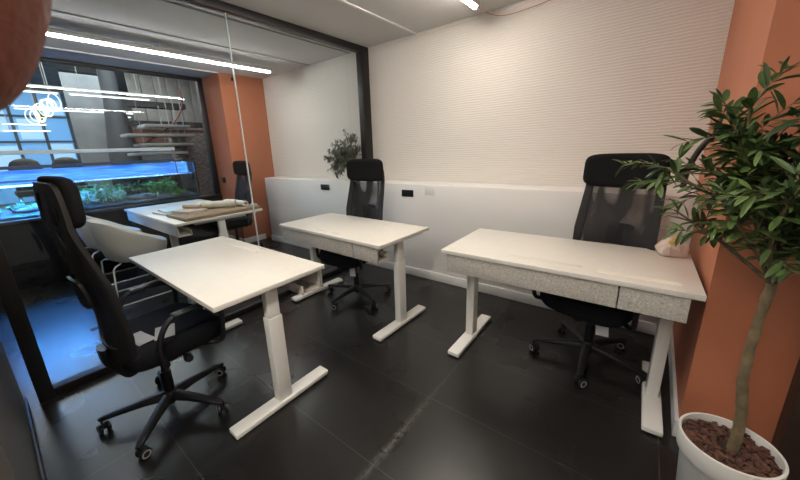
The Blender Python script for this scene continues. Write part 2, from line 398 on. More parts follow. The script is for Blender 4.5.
# ------------------------------------------------------------------ office chairs (local: faces +Y)
HB = [.90]
def back_pt(u, v, off=0.):
    """surface of the tall back; u -1..1 across, v 0..1 up, off = offset to the front"""
    z = .37 + v * HB[0]
    K = [(.37, -.185), (.50, -.195), (.66, -.193), (.82, -.210), (.98, -.240), (1.12, -.252), (1.30, -.250)]
    y = K[-1][1]
    for (a, ya), (b, yb) in zip(K, K[1:]):
        if z <= b:
            s = (z - a) / (b - a); y = ya + (yb - ya) * s; break
    wv = [(0, .175), (.12, .205), (.35, .225), (.6, .215), (.8, .205), (1, .20)]
    w = wv[-1][1]
    for (a, wa), (b, wb) in zip(wv, wv[1:]):
        if v <= b:
            s = (v - a) / (b - a); s = s * s * (3 - 2 * s); w = wa + (wb - wa) * s; break
    return Vector((u * w, y + (.045 - .030 * max(0, min(1, (v - .5) / .3))) * u * u + off, z))
def rrect(u0, u1, v0, v1, e=5., n=72):
    cu, cv = (u0 + u1) / 2, (v0 + v1) / 2
    return [(cu + a, cv + b) for a, b in superell((u1 - u0) / 2, (v1 - v0) / 2, n, e)]
def make_chair(star=0., tagged=False, headless=False):
    t = thing('office_chair', 'x', 'chair')
    # five-star base
    MB().lathe([(0, .062), (.036, .062), (.040, .075), (.040, .115), (.030, .128), (0, .128)], n=24).build('base_hub', 'black_plastic', t)
    for k in range(5):
        a = star + k * 2 * PI / 5; ca, sa = math.cos(a), math.sin(a); px, py = -sa, ca
        rings = []
        for r, zt, zb, w in ((.025, .122, .078, .026), (.12, .112, .082, .023), (.24, .094, .074, .018), (.305, .084, .068, .015), (.322, .078, .070, .010)):
            q = []
            for sx_, z in ((-1, zb), (1, zb), (1, zb + (zt - zb) * .7), (.55, zt), (-.55, zt), (-1, zb + (zt - zb) * .7)):
                q.append((ca * r + px * w * sx_, sa * r + py * w * sx_, z))
            rings.append(q)
        MB().loft(rings).build('base_leg', 'black_plastic', t, 50)
        # caster: hood and twin wheels
        ang = a + random.uniform(.5, 1.4); ax = Vector((math.cos(ang), math.sin(ang), 0)); fw = Vector((-ax.y, ax.x, 0))
        cx, cy = ca * .312 + fw.x * .012, sa * .312 + fw.y * .012
        mt = Matrix(((ax.x, fw.x, 0, 0), (ax.y, fw.y, 0, 0), (0, 0, 1, 0), (0, 0, 0, 1)))
        mtw = mt @ Matrix.Rotation(PI / 2, 4, 'Y')
        cs = MB()
        for sgn in (-1, 1):
            cs.lathe([(0, -.009), (.022, -.009), (.0265, -.005), (.0265, .005), (.022, .009), (0, .009)], Vector((cx, cy, .0268)) + ax * .0165 * sgn, 20, mtx=mtw)
        cs.tube([(ca * .312, sa * .312, .072), (ca * .312, sa * .312, .045)], .007, 8)
        cs.box((cx, cy, .040), (.014, .042, .024), (0, 0, ang), .004)
        co = cs.build('caster', 'black_plastic', t)
        for sgn in (-1, 1):
            rm = MB(); rm.lathe([(.0140, -.001), (.0195, -.001), (.0200, .0008), (.0140, .0008), (.0140, -.001)], Vector((cx, cy, .0268)) + ax * (.0165 + .0095) * sgn, 24, mtx=mtw)
            rm.build('wheel_rim', 'rim_grey', co)
    MB().lathe([(0, .04), (.014, .04), (.014, .07), (.026, .10), (.026, .25), (.020, .25), (.016, .26), (.016, .365), (0, .365)], n=20).build('gas_lift', 'black_plastic', t)
    mc = MB().box((0, .02, .385), (.16, .24, .05), None, .012).box((0, -.10, .39), (.10, .14, .035), None, .01)
    mo = mc.build('tilt_mechanism', 'black_plastic', t)
    MB().tube([(.07, .04, .385), (.20, .05, .378)], .006, 8).lathe([(0, 0), (.017, .004), (.022, .02), (.017, .04), (0, .044)], (.19, .05, .378), 14, 'X').build('lever', 'black_plastic', mo)
    MB().lathe([(0, 0), (.02, 0), (.02, .05), (.024, .055), (.024, .085), (0, .09)], (0, .13, .372), 16, 'Y').build('tension_knob', 'black_plastic', mo)
    # seat: rounded cushion, waterfall front
    rings = []
    for zz, k in ((.412, .86), (.420, .95), (.440, 1.0), (.485, 1.0), (.508, .965), (.517, .90), (.520, .80)):
        rings.append([(x * k, y * k + .045, zz - (.025 * max(0, (y - .12) / .13) ** 2) - .006 * (1 - (x / .242) ** 2)) for x, y in superell(.242, .235, 44, 4.6)])
    sb = MB().loft(rings); sb.build('seat', 'black_fabric', t, 60)
    MB().lathe([(0, .404), (.19, .404), (.21, .410), (.21, .418), (0, .418)], (0, .045, 0), 28).build('seat_pan', 'grey_plastic', t)
    # tall back: moulded frame with an opening, mesh, head cushion
    outer = rrect(-1, 1, 0, 1, 7); inner = rrect(-.80, .80, .17, .955, 6)
    fr = MB()
    def ring(pts, off): return [back_pt(u, v, off) for u, v in pts]
    mid = [((a + c) / 2, (b_ + d) / 2) for (a, b_), (c, d) in zip(outer, inner)]
    fr.loft([ring(outer, .008), ring(outer, -.010), ring(mid, -.014), ring(inner, -.010), ring(inner, .006), ring(mid, .010), ring(outer, .008)], cap=False)
    bmesh.ops.remove_doubles(fr.bm, verts=fr.bm.verts, dist=1e-5)
    fr.build('back_frame', 'grey_plastic', t, 60)
    cen = (0, .56); me = MB(); R = []
    for k in (1.02, .8, .6, .4, .2, .0005):
        R.append([back_pt(cen[0] + (u - cen[0]) * k, cen[1] + (v - cen[1]) * k, -.002 - .006 * (1 - k)) for u, v in inner])
    me.loft(R, cap=False); me.build('back_mesh', 'mesh', t, 60)
    lb = MB(); q = [back_pt(u, v, -.022) for u, v in rrect(-.42, .42, .40, .55, 5, 32)]; q2 = [p + Vector((0, -.012, 0)) for p in q]
    lb.loft([q, q2]).build('lumbar_pad', 'black_plastic', t, 50)
    br = MB().tube(smoothpath([(0, -.08, .395), (0, -.17, .395), (0, -.212, .44), (0, -.218, .52)], 5), [.03] * 16, 10, flat=(1.6, .6)); br.build('back_bracket', 'black_plastic', t, 60)
    hp = MB(); rings = []
    for off, k in ((.0065, .94), (.010, 1.0), (.020, 1.03), (.038, 1.03), (.050, .98), (.058, .90), (.061, .72)):
        rings.append([back_pt(u * k * 1.03, .905 + (v - .905) * k, off) for u, v in rrect(-1, 1, .80, 1.02, 5, 48)])
    hp.loft(rings).build('head_cushion', 'pad_fabric', t, 60)
    for sgn in (-1, 1):
        am = MB(); pts = smoothpath([(sgn * .17, .12, .410), (sgn * .255, .205, .412), (sgn * .266, .22, .50), (sgn * .268, .222, .575), (sgn * .268, .19, .632), (sgn * .268, .11, .648), (sgn * .268, .03, .648),
             (sgn * .268, -.02, .632), (sgn * .267, -.06, .575), (sgn * .262, -.075, .50), (sgn * .245, -.055, .412), (sgn * .17, -.03, .410)], 5)
        am.tube(pts, .013, 10, flat=(1, 1)); am.b2((sgn * .268 - .024, .0, .644), (sgn * .268 + .024, .16, .663), .009, 3)
        am.build('armrest', 'black_plastic', t, 60)
    if tagged:
        MB().box((-.115, .17, .335), (.062, .0012, .085), (.06, .12, .1)).tube([(-.115, .17, .375), (-.115, .165, .425)], .0015, 6).build('hang_tag', 'tag', t)
    return t
GC = 'black mesh office chairs'
HB[0] = .93; ch1 = make_chair(rad(28.8 - 4), False); HB[0] = .90; ch1.location = (-1.915, .40, 0); ch1.rotation_euler.z = rad(4)
tag(ch1, 'black high-back office chair turned away at left, grey leaflets lying on its seat', 'chair', GC)
ch3 = make_chair(rad(-18 - 166), True); ch3.location = (-.140, 2.20, 0); ch3.rotation_euler.z = rad(166)
tag(ch3, 'black high-back office chair behind the right desk by the orange wall', 'chair', GC)
ch2 = make_chair(rad(-19 - 182), True); ch2.location = (-2.02, 2.03, 0); ch2.rotation_euler.z = rad(182)
tag(ch2, 'black high-back office chair behind the middle desk, in front of the black post', 'chair', GC)
ch4 = copy_tree(ch3); ch4.location = (-4.47, 2.13, 0); ch4.rotation_euler.z = rad(178)
tag(ch4, 'black high-back office chair behind the glass, before the far orange wall', 'chair', GC)

def leaflet(label, loc, rz, w, d, folded=False):
    t = MB().box((0, 0, .0011), (w, d, .0014))
    if folded: t.box((.008, .004, .0026), (w * .9, d * .92, .0012), (0, 0, .06))
    o = t.build('leaflet', 'paper'); o.location = loc; o.rotation_euler = (0, 0, rz); return tag(o, label, 'paper', 'leaflets on the chair seat')
leaflet('grey printed leaflet on the chair seat nearer the backrest', (-1.835, .318, .5205), rad(8), .15, .07, True)
leaflet('plain grey leaflet on the chair seat beside the armrest', (-1.80, .415, .5205), rad(-18), .14, .085)

# ------------------------------------------------------------------ white tub chairs behind the glass
def make_tub():
    t = thing('tub_chair', 'x', 'chair')
    n = 40
    def rim(q, k, z0, top):
        a = q; x = math.copysign(abs(math.cos(a)) ** .75, math.cos(a)) * .29 * k; y = math.copysign(abs(math.sin(a)) ** .8, math.sin(a)) * .27 * k
        return x, y
    outer = []; 
    rings = []
    def ringz(k, zf, zb, inset=0.):
        out = []
        for i in range(n):
            q = 2 * PI * i / n; x, y = rim(q, k, 0, 0)
            s = (1 - math.sin(q)) / 2        # 0 at front (+Y), 1 at back
            s2 = s * s * (3 - 2 * s)
            out.append((x, y + .02 - .05 * s2 * (zb - .4), zf + (zb - zf) * s2))
        return out
    rings.append(ringz(.12, .392, .392)); rings.append(ringz(.62, .394, .396)); rings.append(ringz(.84, .408, .44)); rings.append(ringz(.95, .44, .57))
    rings.append(ringz(1.0, .49, .72)); rings.append(ringz(1.02, .535, .815)); rings.append(ringz(1.0, .545, .828)); rings.append(ringz(.965, .54, .815))
    rings.append(ringz(.93, .50, .72)); rings.append(ringz(.86, .462, .56)); rings.append(ringz(.70, .448, .47)); rings.append(ringz(.12, .445, .452))
    MB().loft(rings).build('shell', 'shell', t, 70)
    for sgn in (-1, 1):
        pts = [(sgn * .12, -.14, .392), (sgn * .21, -.20, .392), (sgn * .232, -.222, .372), (sgn * .240, -.252, .02), (sgn * .240, -.24, .008), (sgn * .240, .23, .008), (sgn * .240, .242, .02), (sgn * .232, .18, .372), (sgn * .21, .16, .392), (sgn * .12, .12, .392)]
        MB().tube(pts, .0075, 8).build('sled_leg', 'wire', t, 60)
    return t
tb = make_tub(); tb.location = (-4.0, .815, 0)
tag(tb, 'off-white tub chair with wire legs behind the glass, nearer the partition', 'chair', 'off-white tub chairs at the table')
tb2 = copy_tree(tb); tb2.location = (-4.80, .80, 0)
tag(tb2, 'off-white tub chair with wire legs behind the glass, nearer the fish tank', 'chair', 'off-white tub chairs at the table')

# ------------------------------------------------------------------ things on the far table (z .75)
def roll(label, a, b, r, m='roll'):
    a = Vector(a); b = Vector(b); d = b - a; L_ = d.length
    mt = d.to_track_quat('Z', 'Y').to_matrix().to_4x4()
    o = MB().lathe([(r, 0), (r, L_), (r * .55, L_), (r * .55, L_ - .03), (r * .5, L_ - .05), (0, L_ - .05)], n=24, mtx=mt).lathe([(r, 0), (r * .55, 0), (r * .5, .04), (0, .04)], n=24, mtx=mt)
    q = o.build('paper_roll', m); q.location = a; return tag(q, label, 'paper roll', 'paper rolls on the far table')
def book(label, loc, rz, w, d, h, cover):
    t = thing('book', label, 'book', loc, rz, 'books on the far table')
    MB().b2((-w / 2, -d / 2, 0), (w / 2, d / 2, .003)).b2((-w / 2, -d / 2, h - .003), (w / 2, d / 2, h)).b2((-w / 2, -d / 2, .003), (-w / 2 + .003, d / 2, h - .003)).build('cover', cover, t)
    MB().b2((-w / 2 + .003, -d / 2 + .004, .003), (w / 2 - .004, d / 2 - .004, h - .003)).build('page_block', 'pages', t)
    return t
tag(MB().box((0, 0, .016), (.52, .80, .032), None, .002).build('board_stack', 'cardboard', loc=(-3.735, 1.575, .7505)), 'flat brown board lying on the table end behind the glass', 'board')
book('large pale book lying low on the far table, under the blue one', (-4.22, 1.30, .7505), .1, .34, .26, .022, 'pages')
book('pale blue book lying open-side out on the far table', (-4.24, 1.32, .773), -.05, .30, .22, .016, 'book_blue')
book('tan book on the brown board by the paper rolls', (-3.84, 1.36, .783), .2, .30, .22, .03, 'book_tan')
roll('fat white paper roll lying on the brown board', (-3.93, 1.52, .826), (-3.69, 1.80, .826), .042)
roll('short tan paper roll, open end towards the partition', (-3.93, 1.86, .818), (-3.57, 1.86, .818), .034)
roll('thin tan roll lying on the tan book', (-4.0, 1.36, .836), (-3.80, 1.46, .836), .022, 'book_tan')
tag(MB().b2((-.035, -.03, 0), (.035, .03, .085), .004).build('carton', 'white_metal', loc=(-4.06, 1.88, .7505)), 'small white carton standing behind the paper rolls', 'box')
tag(MB().b2((-.04, -.025, 0), (.04, .025, .03), .004).build('carton', 'shell', loc=(-3.53, 1.935, .783)), 'small pale block at the table corner by the glass joint', 'box')

# ------------------------------------------------------------------ wall plates
def plate(name, label, cat, a, b, m, grp=None, bv=.003):
    o = MB().b2(a, b, bv).build(name, m); return tag(o, label, cat, grp)
plate('wall_socket', 'black double socket on the white ledge wall right of the middle chair', 'socket', (-1.985, YLW - .010, .875), (-1.84, YLW, .945), 'black_plastic')
plate('wall_socket', 'black double socket on the white ledge wall behind the glass, under the small tree', 'socket', (-3.29, YLW - .010, .885), (-3.13, YLW, .955), 'black_plastic')
plate('wall_socket_cover', 'white blank plate on the ledge wall beside the black socket', 'socket', (-1.70, YLW - .0035, .905), (-1.585, YLW, .995), 'wall_smooth', None, .0008)
plate('wall_socket', 'small black socket on the far orange pilaster', 'socket', (-5.19, 2.38, .955), (-5.09, 2.39, 1.04), 'black_plastic')
plate('wall_sensor', 'tiny black sensor high on the far orange wall', 'sensor', (XL, 2.56, 2.405), (XL + .03, 2.60, 2.45), 'black_plastic')

# ------------------------------------------------------------------ trees
def add_leaf(mb, p, d, up, ln, wd, curl=.15):
    d = d.normalized(); s = d.cross(up)
    s = s.normalized() if s.length > 1e-4 else d.orthogonal().normalized()
    nrm = s.cross(d).normalized(); bm = mb.bm; rows = []
    prof = [(0, .12), (.15, .62), (.38, 1.0), (.66, .96), (.88, .58), (1, .10)]
    for tt, w in prof:
        c = p + d * ln * tt - nrm * curl * ln * tt * tt
        rows.append([bm.verts.new(c + s * wd * .5 * w * k + nrm * abs(k) * wd * .16 * w) for k in (-1, 0, 1)])
    for A, B in zip(rows, rows[1:]):
        for j in range(2): bm.faces.new((A[j], A[j + 1], B[j + 1], B[j]))
def make_tree(t, trunk, r0, r1, limbs, rnd, leafmat, ln, per, twigs, bounds=None, spread=.16, wd=.27):
    tp = smoothpath(trunk, 8); n = len(tp)
    MB().tube([p + Vector((rnd.uniform(-1, 1), rnd.uniform(-1, 1), 0)) * r1 * .10 for p in tp], [r0 + (r1 - r0) * i / (n - 1) + rnd.uniform(-1, 1) * r1 * .07 for i in range(n)], 12).build('trunk', 'trunk', t, 80)
    br = MB(); lf = MB(); top = Vector(trunk[-1])
    ok = bounds or (lambda p: True)
    def leaves(path, step, dens):
        for i in range(1, len(path)):
            a, b = path[i - 1], path[i]; d = (b - a); 
            if d.length < 1e-5: continue
            k = max(1, int(d.length / step * dens))
            for j in range(k):
                for sd in (-1, 1):
                    p = a.lerp(b, (j + rnd.random()) / k)
                    side = d.normalized().cross(Vector((rnd.gauss(0, 1), rnd.gauss(0, 1), rnd.gauss(0, 1)))).normalized() * sd
                    dr = side * rnd.uniform(.5, 1.1) + d.normalized() * rnd.uniform(.3, 1.2) + Vector((0, 0, rnd.uniform(-.45, .25)))
                    l_ = ln * rnd.uniform(.7, 1.25)
                    if not ok(p + dr.normalized() * l_): continue
                    add_leaf(lf, p, dr, Vector((rnd.uniform(-.5, .5), rnd.uniform(-.5, .5), 1)), l_, l_ * wd * rnd.uniform(.8, 1.2), rnd.uniform(0, .3))
    for s0, e, k in limbs:
        st = Vector(trunk[-1]) if s0 is None else Vector(s0); e = Vector(e)
        mid = st.lerp(e, .5) + Vector((rnd.uniform(-1, 1), rnd.uniform(-1, 1), rnd.uniform(-.2, 1))) * .03
        path = smoothpath([st, mid, e], 6); m_ = len(path)
        br.tube(path, [r1 * .55 * (1 - .8 * i / (m_ - 1)) + .0012 for i in range(m_)], 7)
        leaves(path[int(m_ * .35):], ln * .42, per)
        for q in range(int(twigs * k)):
            b0 = path[rnd.randrange(int(m_ * .3), m_)]
            dv = Vector((rnd.gauss(0, 1), rnd.gauss(0, 1), rnd.gauss(.25, .8))).normalized() * spread * rnd.uniform(.5, 1.15) + (e - st).normalized() * spread * .5
            if not ok(b0 + dv): dv *= .4
            if not ok(b0 + dv): continue
            tw = smoothpath([b0, b0 + dv * .5 + Vector((0, 0, .012)), b0 + dv], 4)
            br.tube(tw, [.0022 * (1 - .6 * i / (len(tw) - 1)) for i in range(len(tw))], 5)
            leaves(tw, ln * .42, per)
    br.build('branches', 'trunk', t, 80); lf.build('foliage', leafmat, t, 0)
def make_pot(t, r, h, chips, rnd):
    MB().lathe([(0, 0), (r * .74, 0), (r * .80, .01), (r * .90, h * .70), (r * .92, h * .72), (r * .985, h * .73), (r, h * .75), (r * 1.03, h - .004), (r * 1.02, h), (r * .965, h), (r * .955, h - .01), (r * .95, h - .045), (0, h - .045)], n=64).build('pot', 'pot', t, 35)
    MB().lathe([(r * .945, h - .044), (r * .945, h - .036), (r * .5, h - .026), (0, h - .022)], n=40).build('soil', 'soil', t, 60)
    cm = MB()
    for i in range(chips):
        q = rnd.uniform(0, 2 * PI); rr = r * .90 * math.sqrt(rnd.random())
        if rr < .028: continue
        cm.box((rr * math.cos(q), rr * math.sin(q), h - .026 + rnd.uniform(-.003, .014) - .006 * rr / r), (rnd.uniform(.012, .032), rnd.uniform(.008, .018), rnd.uniform(.004, .009)),
               (rnd.uniform(-.5, .5), rnd.uniform(-.5, .5), rnd.uniform(0, PI)), .002, 1)
    o = cm.build('bark_mulch', 'bark_chip', t, 30); o['kind'] = 'stuff'
rnd = random.Random(5)
TX, TY = .372, 1.49
tr = thing('potted_olive_tree', 'large olive tree in a white pot in front of the orange wall at right', 'plant', (TX, TY, 0), 0, 'potted olive trees')
make_pot(tr, .135, .285, 420, rnd)
def bnd(p):
    q = p + Vector((TX, TY, 0)); return not (q.y > 1.745 and q.x > .25) and q.y < 2.0 and q.x < .56 and q.z > .93 - .25 * max(0, .2 - q.x) * 0
limbs = [(None, (-.31, .02, 1.27), .8), (None, (-.27, -.02, 1.13), .25), (None, (-.15, -.03, 1.46), 1.0), (None, (.02, -.06, 1.38), 1.2), (None, (.13, .08, 1.22), 1.1),
         (None, (-.06, -.18, 1.20), 1.2), (None, (-.20, .08, 1.26), .6), (None, (.02, .06, 1.42), .9), (None, (-.14, -.12, 1.12), .5), (None, (.10, -.14, 1.16), 1.2), (None, (-.12, -.02, 1.28), 1.0), (None, (.0, -.05, 1.22), 1.3)]
LD = (-.03, -.01, 1.10)
limbs = [(LD if e[2] > 1.23 else s, e, k) for s, e, k in limbs] + [(None, (-.032, -.012, 1.12), .35), ((-.03, -.01, 1.06), (-.17, -.02, 1.40), .9), ((-.03, -.01, 1.06), (.08, -.1, 1.30), 1.1)]
make_tree(tr, [(.012, 0, .25), (.010, 0, .40), (-.010, .0, .56), (-.012, 0, .74), (-.006, 0, .91)], .0165, .0125, limbs, rnd, 'leaf', .062, .85, 9, bnd, .115, .25)
rnd = random.Random(11)
t2 = thing('potted_olive_tree', 'smaller grey-green olive tree on the white ledge behind the glass, beside the black post', 'plant', (-2.79, 2.905, 1.0055), 0, 'potted olive trees')
make_pot(t2, .078, .12, 60, rnd)
limbs = [(None, (-.30, -.10, .36), 1), (None, (-.28, .0, .42), .9), (None, (-.08, -.02, .47), 1.2), (None, (.03, .02, .40), .9), (None, (-.05, -.1, .36), .9), (None, (-.15, -.14, .30), 1), (None, (-.20, -.05, .22), 1), (None, (-.12, -.16, .12), .8), (None, (-.16, .05, .32), 1.), (None, (-.20, -.16, .10), .7), (None, (-.38, -.06, .34), 1), (None, (-.34, -.10, .26), 1), (None, (-.30, -.18, .14), .9), (None, (-.02, -.04, .50), 1), (None, (-.16, 0, .44), 1)]
make_tree(t2, [(0, 0, .10), (.01, 0, .15), (-.02, 0, .21)], .011, .009, limbs, rnd, 'leaf_grey', .042, 1.2, 10, lambda p: p.x - 2.79 < -2.70 and p.y + 2.905 < 3.05 and (p.z > .02 or p.y + 2.905 < 2.74), .085, .27)

# ------------------------------------------------------------------ bag on the right desk, black hoop on the wall
rnd = random.Random(3)
bg = thing('crumpled_bag', 'crumpled pinkish bag with a yellow tag on the back corner of the right desk', 'bag', (.175, 2.245, .7505))
bm_ = MB(); rings = []
for i, (z, k) in enumerate(((0, .8), (.014, 1.05), (.045, 1.08), (.070, .9), (.080, .66), (.092, .45), (.098, .2))):
    rings.append([(x * k * (1 + rnd.uniform(-.17, .17)), y * k * (1 + rnd.uniform(-.17, .17)), z + (rnd.uniform(-.009, .009) if i else 0)) for x, y in superell(.062, .05, 26, 2.2)])
bm_.loft(rings).build('bag_body', 'bag', bg, 25)
MB().box((-.004, -.040, .092), (.016, .003, .045), (.2, .5, .2), .001).build('yellow_tag', 'yellow', bg)
ar = smoothpath([(.291, 2.40, 1.39), (.262, 2.40, 1.370), (.231, 2.40, 1.325), (.205, 2.40, 1.26), (.188, 2.40, 1.185), (.184, 2.40, 1.10)], 6)
tag(MB().tube(ar, .014, 10).build('wall_bracket', 'black_plastic'), 'black curved arm reaching from the orange wall behind the large olive tree', 'bracket')

# ------------------------------------------------------------------ lobby seen through the window
M['lobby_wall'] = noise_var(mat('lobby_wall_grey', (.30, .31, .32), .7), (.26, .27, .28), (.34, .35, .36), 2)
M['lobby_ceiling'] = noise_var(mat('lobby_ceiling', (.10, .11, .115), .8), (.14, .15, .155), (.22, .225, .23), 5)
M['facade'] = mat('daylit_facade', (.2, .45, .8), .3, emit=(.11, .36, .75), estr=.36)
M['facade_pale'] = mat('daylit_facade_pale', (.4, .6, .8), .3, emit=(.36, .64, .95), estr=.42)
M['mullion'] = mat('dark_mullion', (.06, .08, .10), .5)
M['panel'] = noise_var(mat('pale_wood_slats', (.42, .40, .37), .6), (.38, .36, .33), (.46, .44, .41), 6)
M['brick'] = noise_var(mat('grey_brick', (.30, .27, .25), .8), (.18, .15, .14), (.40, .37, .35), 9, sc=(1, 1, 3))
M['red_wood'] = mat('red_brown_wood', (.20, .085, .06), .6)
M['steel'] = mat('stair_steel', (.42, .42, .41), .4)
M['cone'] = mat('dark_cone_grey', (.075, .08, .09), .6)
M['lobby_dark'] = mat('lobby_dark', (.03, .028, .03), .6)
M['neon'] = mat('neon_tube', (.9, .85, .7), .4, emit=(1, .93, .68), estr=.75)
struct('wall_lobby', MB().b2((-15.3, -3, 0), (-15.15, 7, 4.6)), 'lobby_wall')
struct('wall_lobby_side', MB().b2((-15.2, 6.6, 0), (-5.5, 6.75, 4.6)), 'lobby_wall')
struct('ceiling_lobby', MB().b2((-15.3, -3, 3.75), (-5.45, 6.8, 3.9)), 'lobby_ceiling')
struct('wall_lobby_above', MB().b2((XW - .12, -3, ZC + .12), (XW, 6.6, 3.9)), 'lobby_wall')
struct('wall_lobby_near', MB().b2((XW - .12, YU, 0), (XW, 6.6, ZC + .12)), 'lobby_wall')
# street windows at the far end, bright with daylight
w2 = struct('window_2', MB().b2((-15.15, -.6, .2), (-15.12, 2.30, 3.5)), 'facade')
pn = MB()
for y0, y1, z0, z1 in ((.3, .95, 1.0, 1.9), (1.1, 1.6, 2.1, 2.7), (1.65, 2.2, 1.2, 1.95), (.2, .9, 2.3, 3.2), (1.7, 2.2, 2.85, 3.3)): pn.b2((-15.12, y0, z0), (-15.105, y1, z1))
pn.build('pale_pane', 'facade_pale', w2)
mu = MB()
for y in (.12, 1.0, 1.64, 2.27): mu.b2((-15.12, y - .035, .2), (-15.06, y + .035, 3.5))
for z in (.95, 2.02, 2.78): mu.b2((-15.12, -.6, z - .03), (-15.06, 2.3, z + .03))
mu.build('mullions', 'mullion', w2)
# slatted panel wall at the right of the view
pw = thing('hanging_slat_screen', 'pale slatted wall screen high in the lobby at right', 'screen', (-10.5, 4.0, 1.9))
for i in range(9):
    MB().b2((-.03, -1.15 + i * .30, 0), (.03, -1.15 + i * .30 + .27, 1.85), .004).build('slat_panel', 'panel', pw)
struct('wall_brick', MB().b2((-9.2, 3.1, 0), (-9.0, 5.5, 1.95)), 'brick')
struct('column', MB().lathe([(0, 0), (.36, 0), (.34, 1.0), (.30, 1.7), (.17, 2.75), (.16, 3.75), (0, 3.75)], (-10, 2.36, 0), 32), 'cone')
struct('wall_lobby_panel', MB().b2((-12.6, 1.95, 0), (-12.5, 2.9, 3.75)), 'lobby_wall')
# stair flights
st = thing('staircase', 'open staircase with pale treads and a curved rail in the lobby', 'staircase', (-8.6, 2.0, 0))
tz = [(1.30, .2, 1.0), (1.47, .15, 1.2), (1.66, .3, 1.35), (1.86, .1, 1.4), (2.06, .45, 1.35)]
for i, (z, y0, y1) in enumerate(tz): MB().b2((-.35, y0, z - .03), (.15, y1, z + .03), .004).build('tread', 'steel', st)
MB().tube(smoothpath([(-.1, .2, 1.55), (-.1, .7, 1.85), (-.1, 1.1, 2.15), (-.1, 1.35, 2.55), (-.1, 1.35, 2.9)], 8), .02, 8).build('handrail', 'red_wood', st)
for y, z in ((.85, 2.05), (1.0, 2.15), (1.15, 2.3), (1.3, 2.3)): MB().tube([(-.1, y, 1.30), (-.1, y, z + .45)], .009, 6).build('baluster', 'steel', st)
MB().b2((-.5, -.2, 0), (-.4, 1.45, 1.25), .004).build('stringer', 'lobby_dark', st)
struct('trim_6', MB().b2((-9.7, 2.55, 1.75), (-9.5, 4.3, 2.05)), 'red_wood')
struct('trim_7', MB().b2((-9.68, 2.5, 2.12), (-9.4, 4.3, 2.24)), 'lobby_dark')
struct('trim_8', MB().b2((-9.68, 2.5, 2.55), (-9.4, 3.7, 2.68)), 'lobby_dark')
# lobby tubes
LL = [(-8.98, .75, 3.47, 2.75), (-9.70, .55, 1.42, 2.75), (-9.66, 1.56, 3.02, 2.75), (-12.3, .9, 3.45, 2.70), (-13.2, 2.15, 3.5, 2.68), (-13.9, .7, 1.60, 2.45), (-14.3, .7, 1.70, 2.30)]
LN = ['topmost and longest tube lamp hanging in the lobby', 'short tube lamp in the lobby beside the photographer\'s finger', 'second tube lamp down in the lobby, right of the short one', 'third long tube lamp down in the lobby, crossing behind the neon sign',
      'short tube lamp in the middle of the lobby below the third long one', 'low tube lamp before the lobby street window, just below the neon sign', 'lowest tube lamp before the lobby street window']
for (x, y0, y1, z), lb in zip(LL, LN):
    t = tube_lamp(lb, x, y0, y1, z, 'lobby_lamp', .014, 'lobby tube lamps', clips=False)
    for q in (.15, .85): MB().tube([(0, (y1 - y0) * q, .02), (0, (y1 - y0) * q, 3.75 - z)], .005, 5).build('suspension_wire', 'steel', t)
# neon scribble sign
nz = []
for i in range(120):
    q = i / 119; a_ = q * 2 * PI * 9
    nz.append((-8.35 + .012 * math.sin(a_ * .5), .80 + .36 * q + (.075 + .02 * math.sin(i * .31)) * math.cos(a_), 2.12 + .30 * q + (.125 + .03 * math.cos(i * .17)) * math.sin(a_)))
ns = thing('neon_sign', 'glowing cream neon scribble sign hanging in the lobby', 'sign', (0, 0, 0))
MB().tube(smoothpath(nz, 2), .008, 6).build('neon_tube', 'neon', ns, 80)
MB().tube([(-8.35, 1.1, 2.5), (-8.35, 1.1, 3.75)], .004, 5).build('hanging_wire', 'steel', ns)

# lounge chairs whose dark rounded backs show over the tank
def lounge(label, loc):
    t = thing('lounge_chair', label, 'chair', loc, 0, 'dark lounge chairs behind the tank')
    rg = []
    for z, k in ((.95, .9), (1.15, 1.0), (1.32, .97), (1.40, .80), (1.44, .5), (1.455, .15)):
        rg.append([(x * k, y * k, z) for x, y in superell(.10, .20, 24, 2.5)])
    MB().loft(rg).build('backrest', 'lobby_dark', t, 60)
    MB().b2((-.05, -.21, .86), (.45, .21, .95), .03).build('seat', 'lobby_dark', t)
    for sx_, sy in ((.0, -.17), (.0, .17), (.40, -.17), (.40, .17)): MB().tube([(sx_, sy, .88), (sx_ * 1.05, sy * 1.1, 0)], .014, 8).build('leg', 'steel', t)
    return t
lounge('dark round-backed lounge chair behind the tank, at the left end', (-8.0, .52, 0))
lounge('dark round-backed lounge chair behind the tank, just above the office chair\'s head cushion', (-8.0, 1.02, 0))

# ------------------------------------------------------------------ aquarium
M['tank_black'] = mat('tank_black', (.012, .013, .016), .4)
M['substrate'] = noise_var(mat('substrate', (.05, .055, .05), .9), (.03, .03, .03), (.10, .10, .085), 60)
M['led_bar'] = mat('aquarium_lamp_housing', (.82, .86, .84), .4); M['led_dark'] = mat('aquarium_bar_housing', (.03, .07, .14), .4)
M['led_blue'] = mat('aquarium_led', (.6, .8, 1), .4, emit=(.40, .70, 1.0), estr=38)
M['led_cyan'] = mat('aquarium_led_cyan', (.6, .9, 1), .4, emit=(.35, .85, 1.0), estr=3)
M['water_top'] = clear_mix('water_surface', (.60, .80, .98), .12, 1.33, (.05, .30, .80), .22)
nt = M['water_top'].node_tree
tc = nt.nodes.new('ShaderNodeTexCoord'); wn = nt.nodes.new('ShaderNodeTexNoise'); wn.inputs['Scale'].default_value = 14; wn.inputs['Detail'].default_value = 3
mpp = nt.nodes.new('ShaderNodeMapping'); mpp.inputs['Scale'].default_value = (1.5, .35, 1); nt.links.new(tc.outputs['Object'], mpp.inputs['Vector']); nt.links.new(mpp.outputs[0], wn.inputs['Vector'])
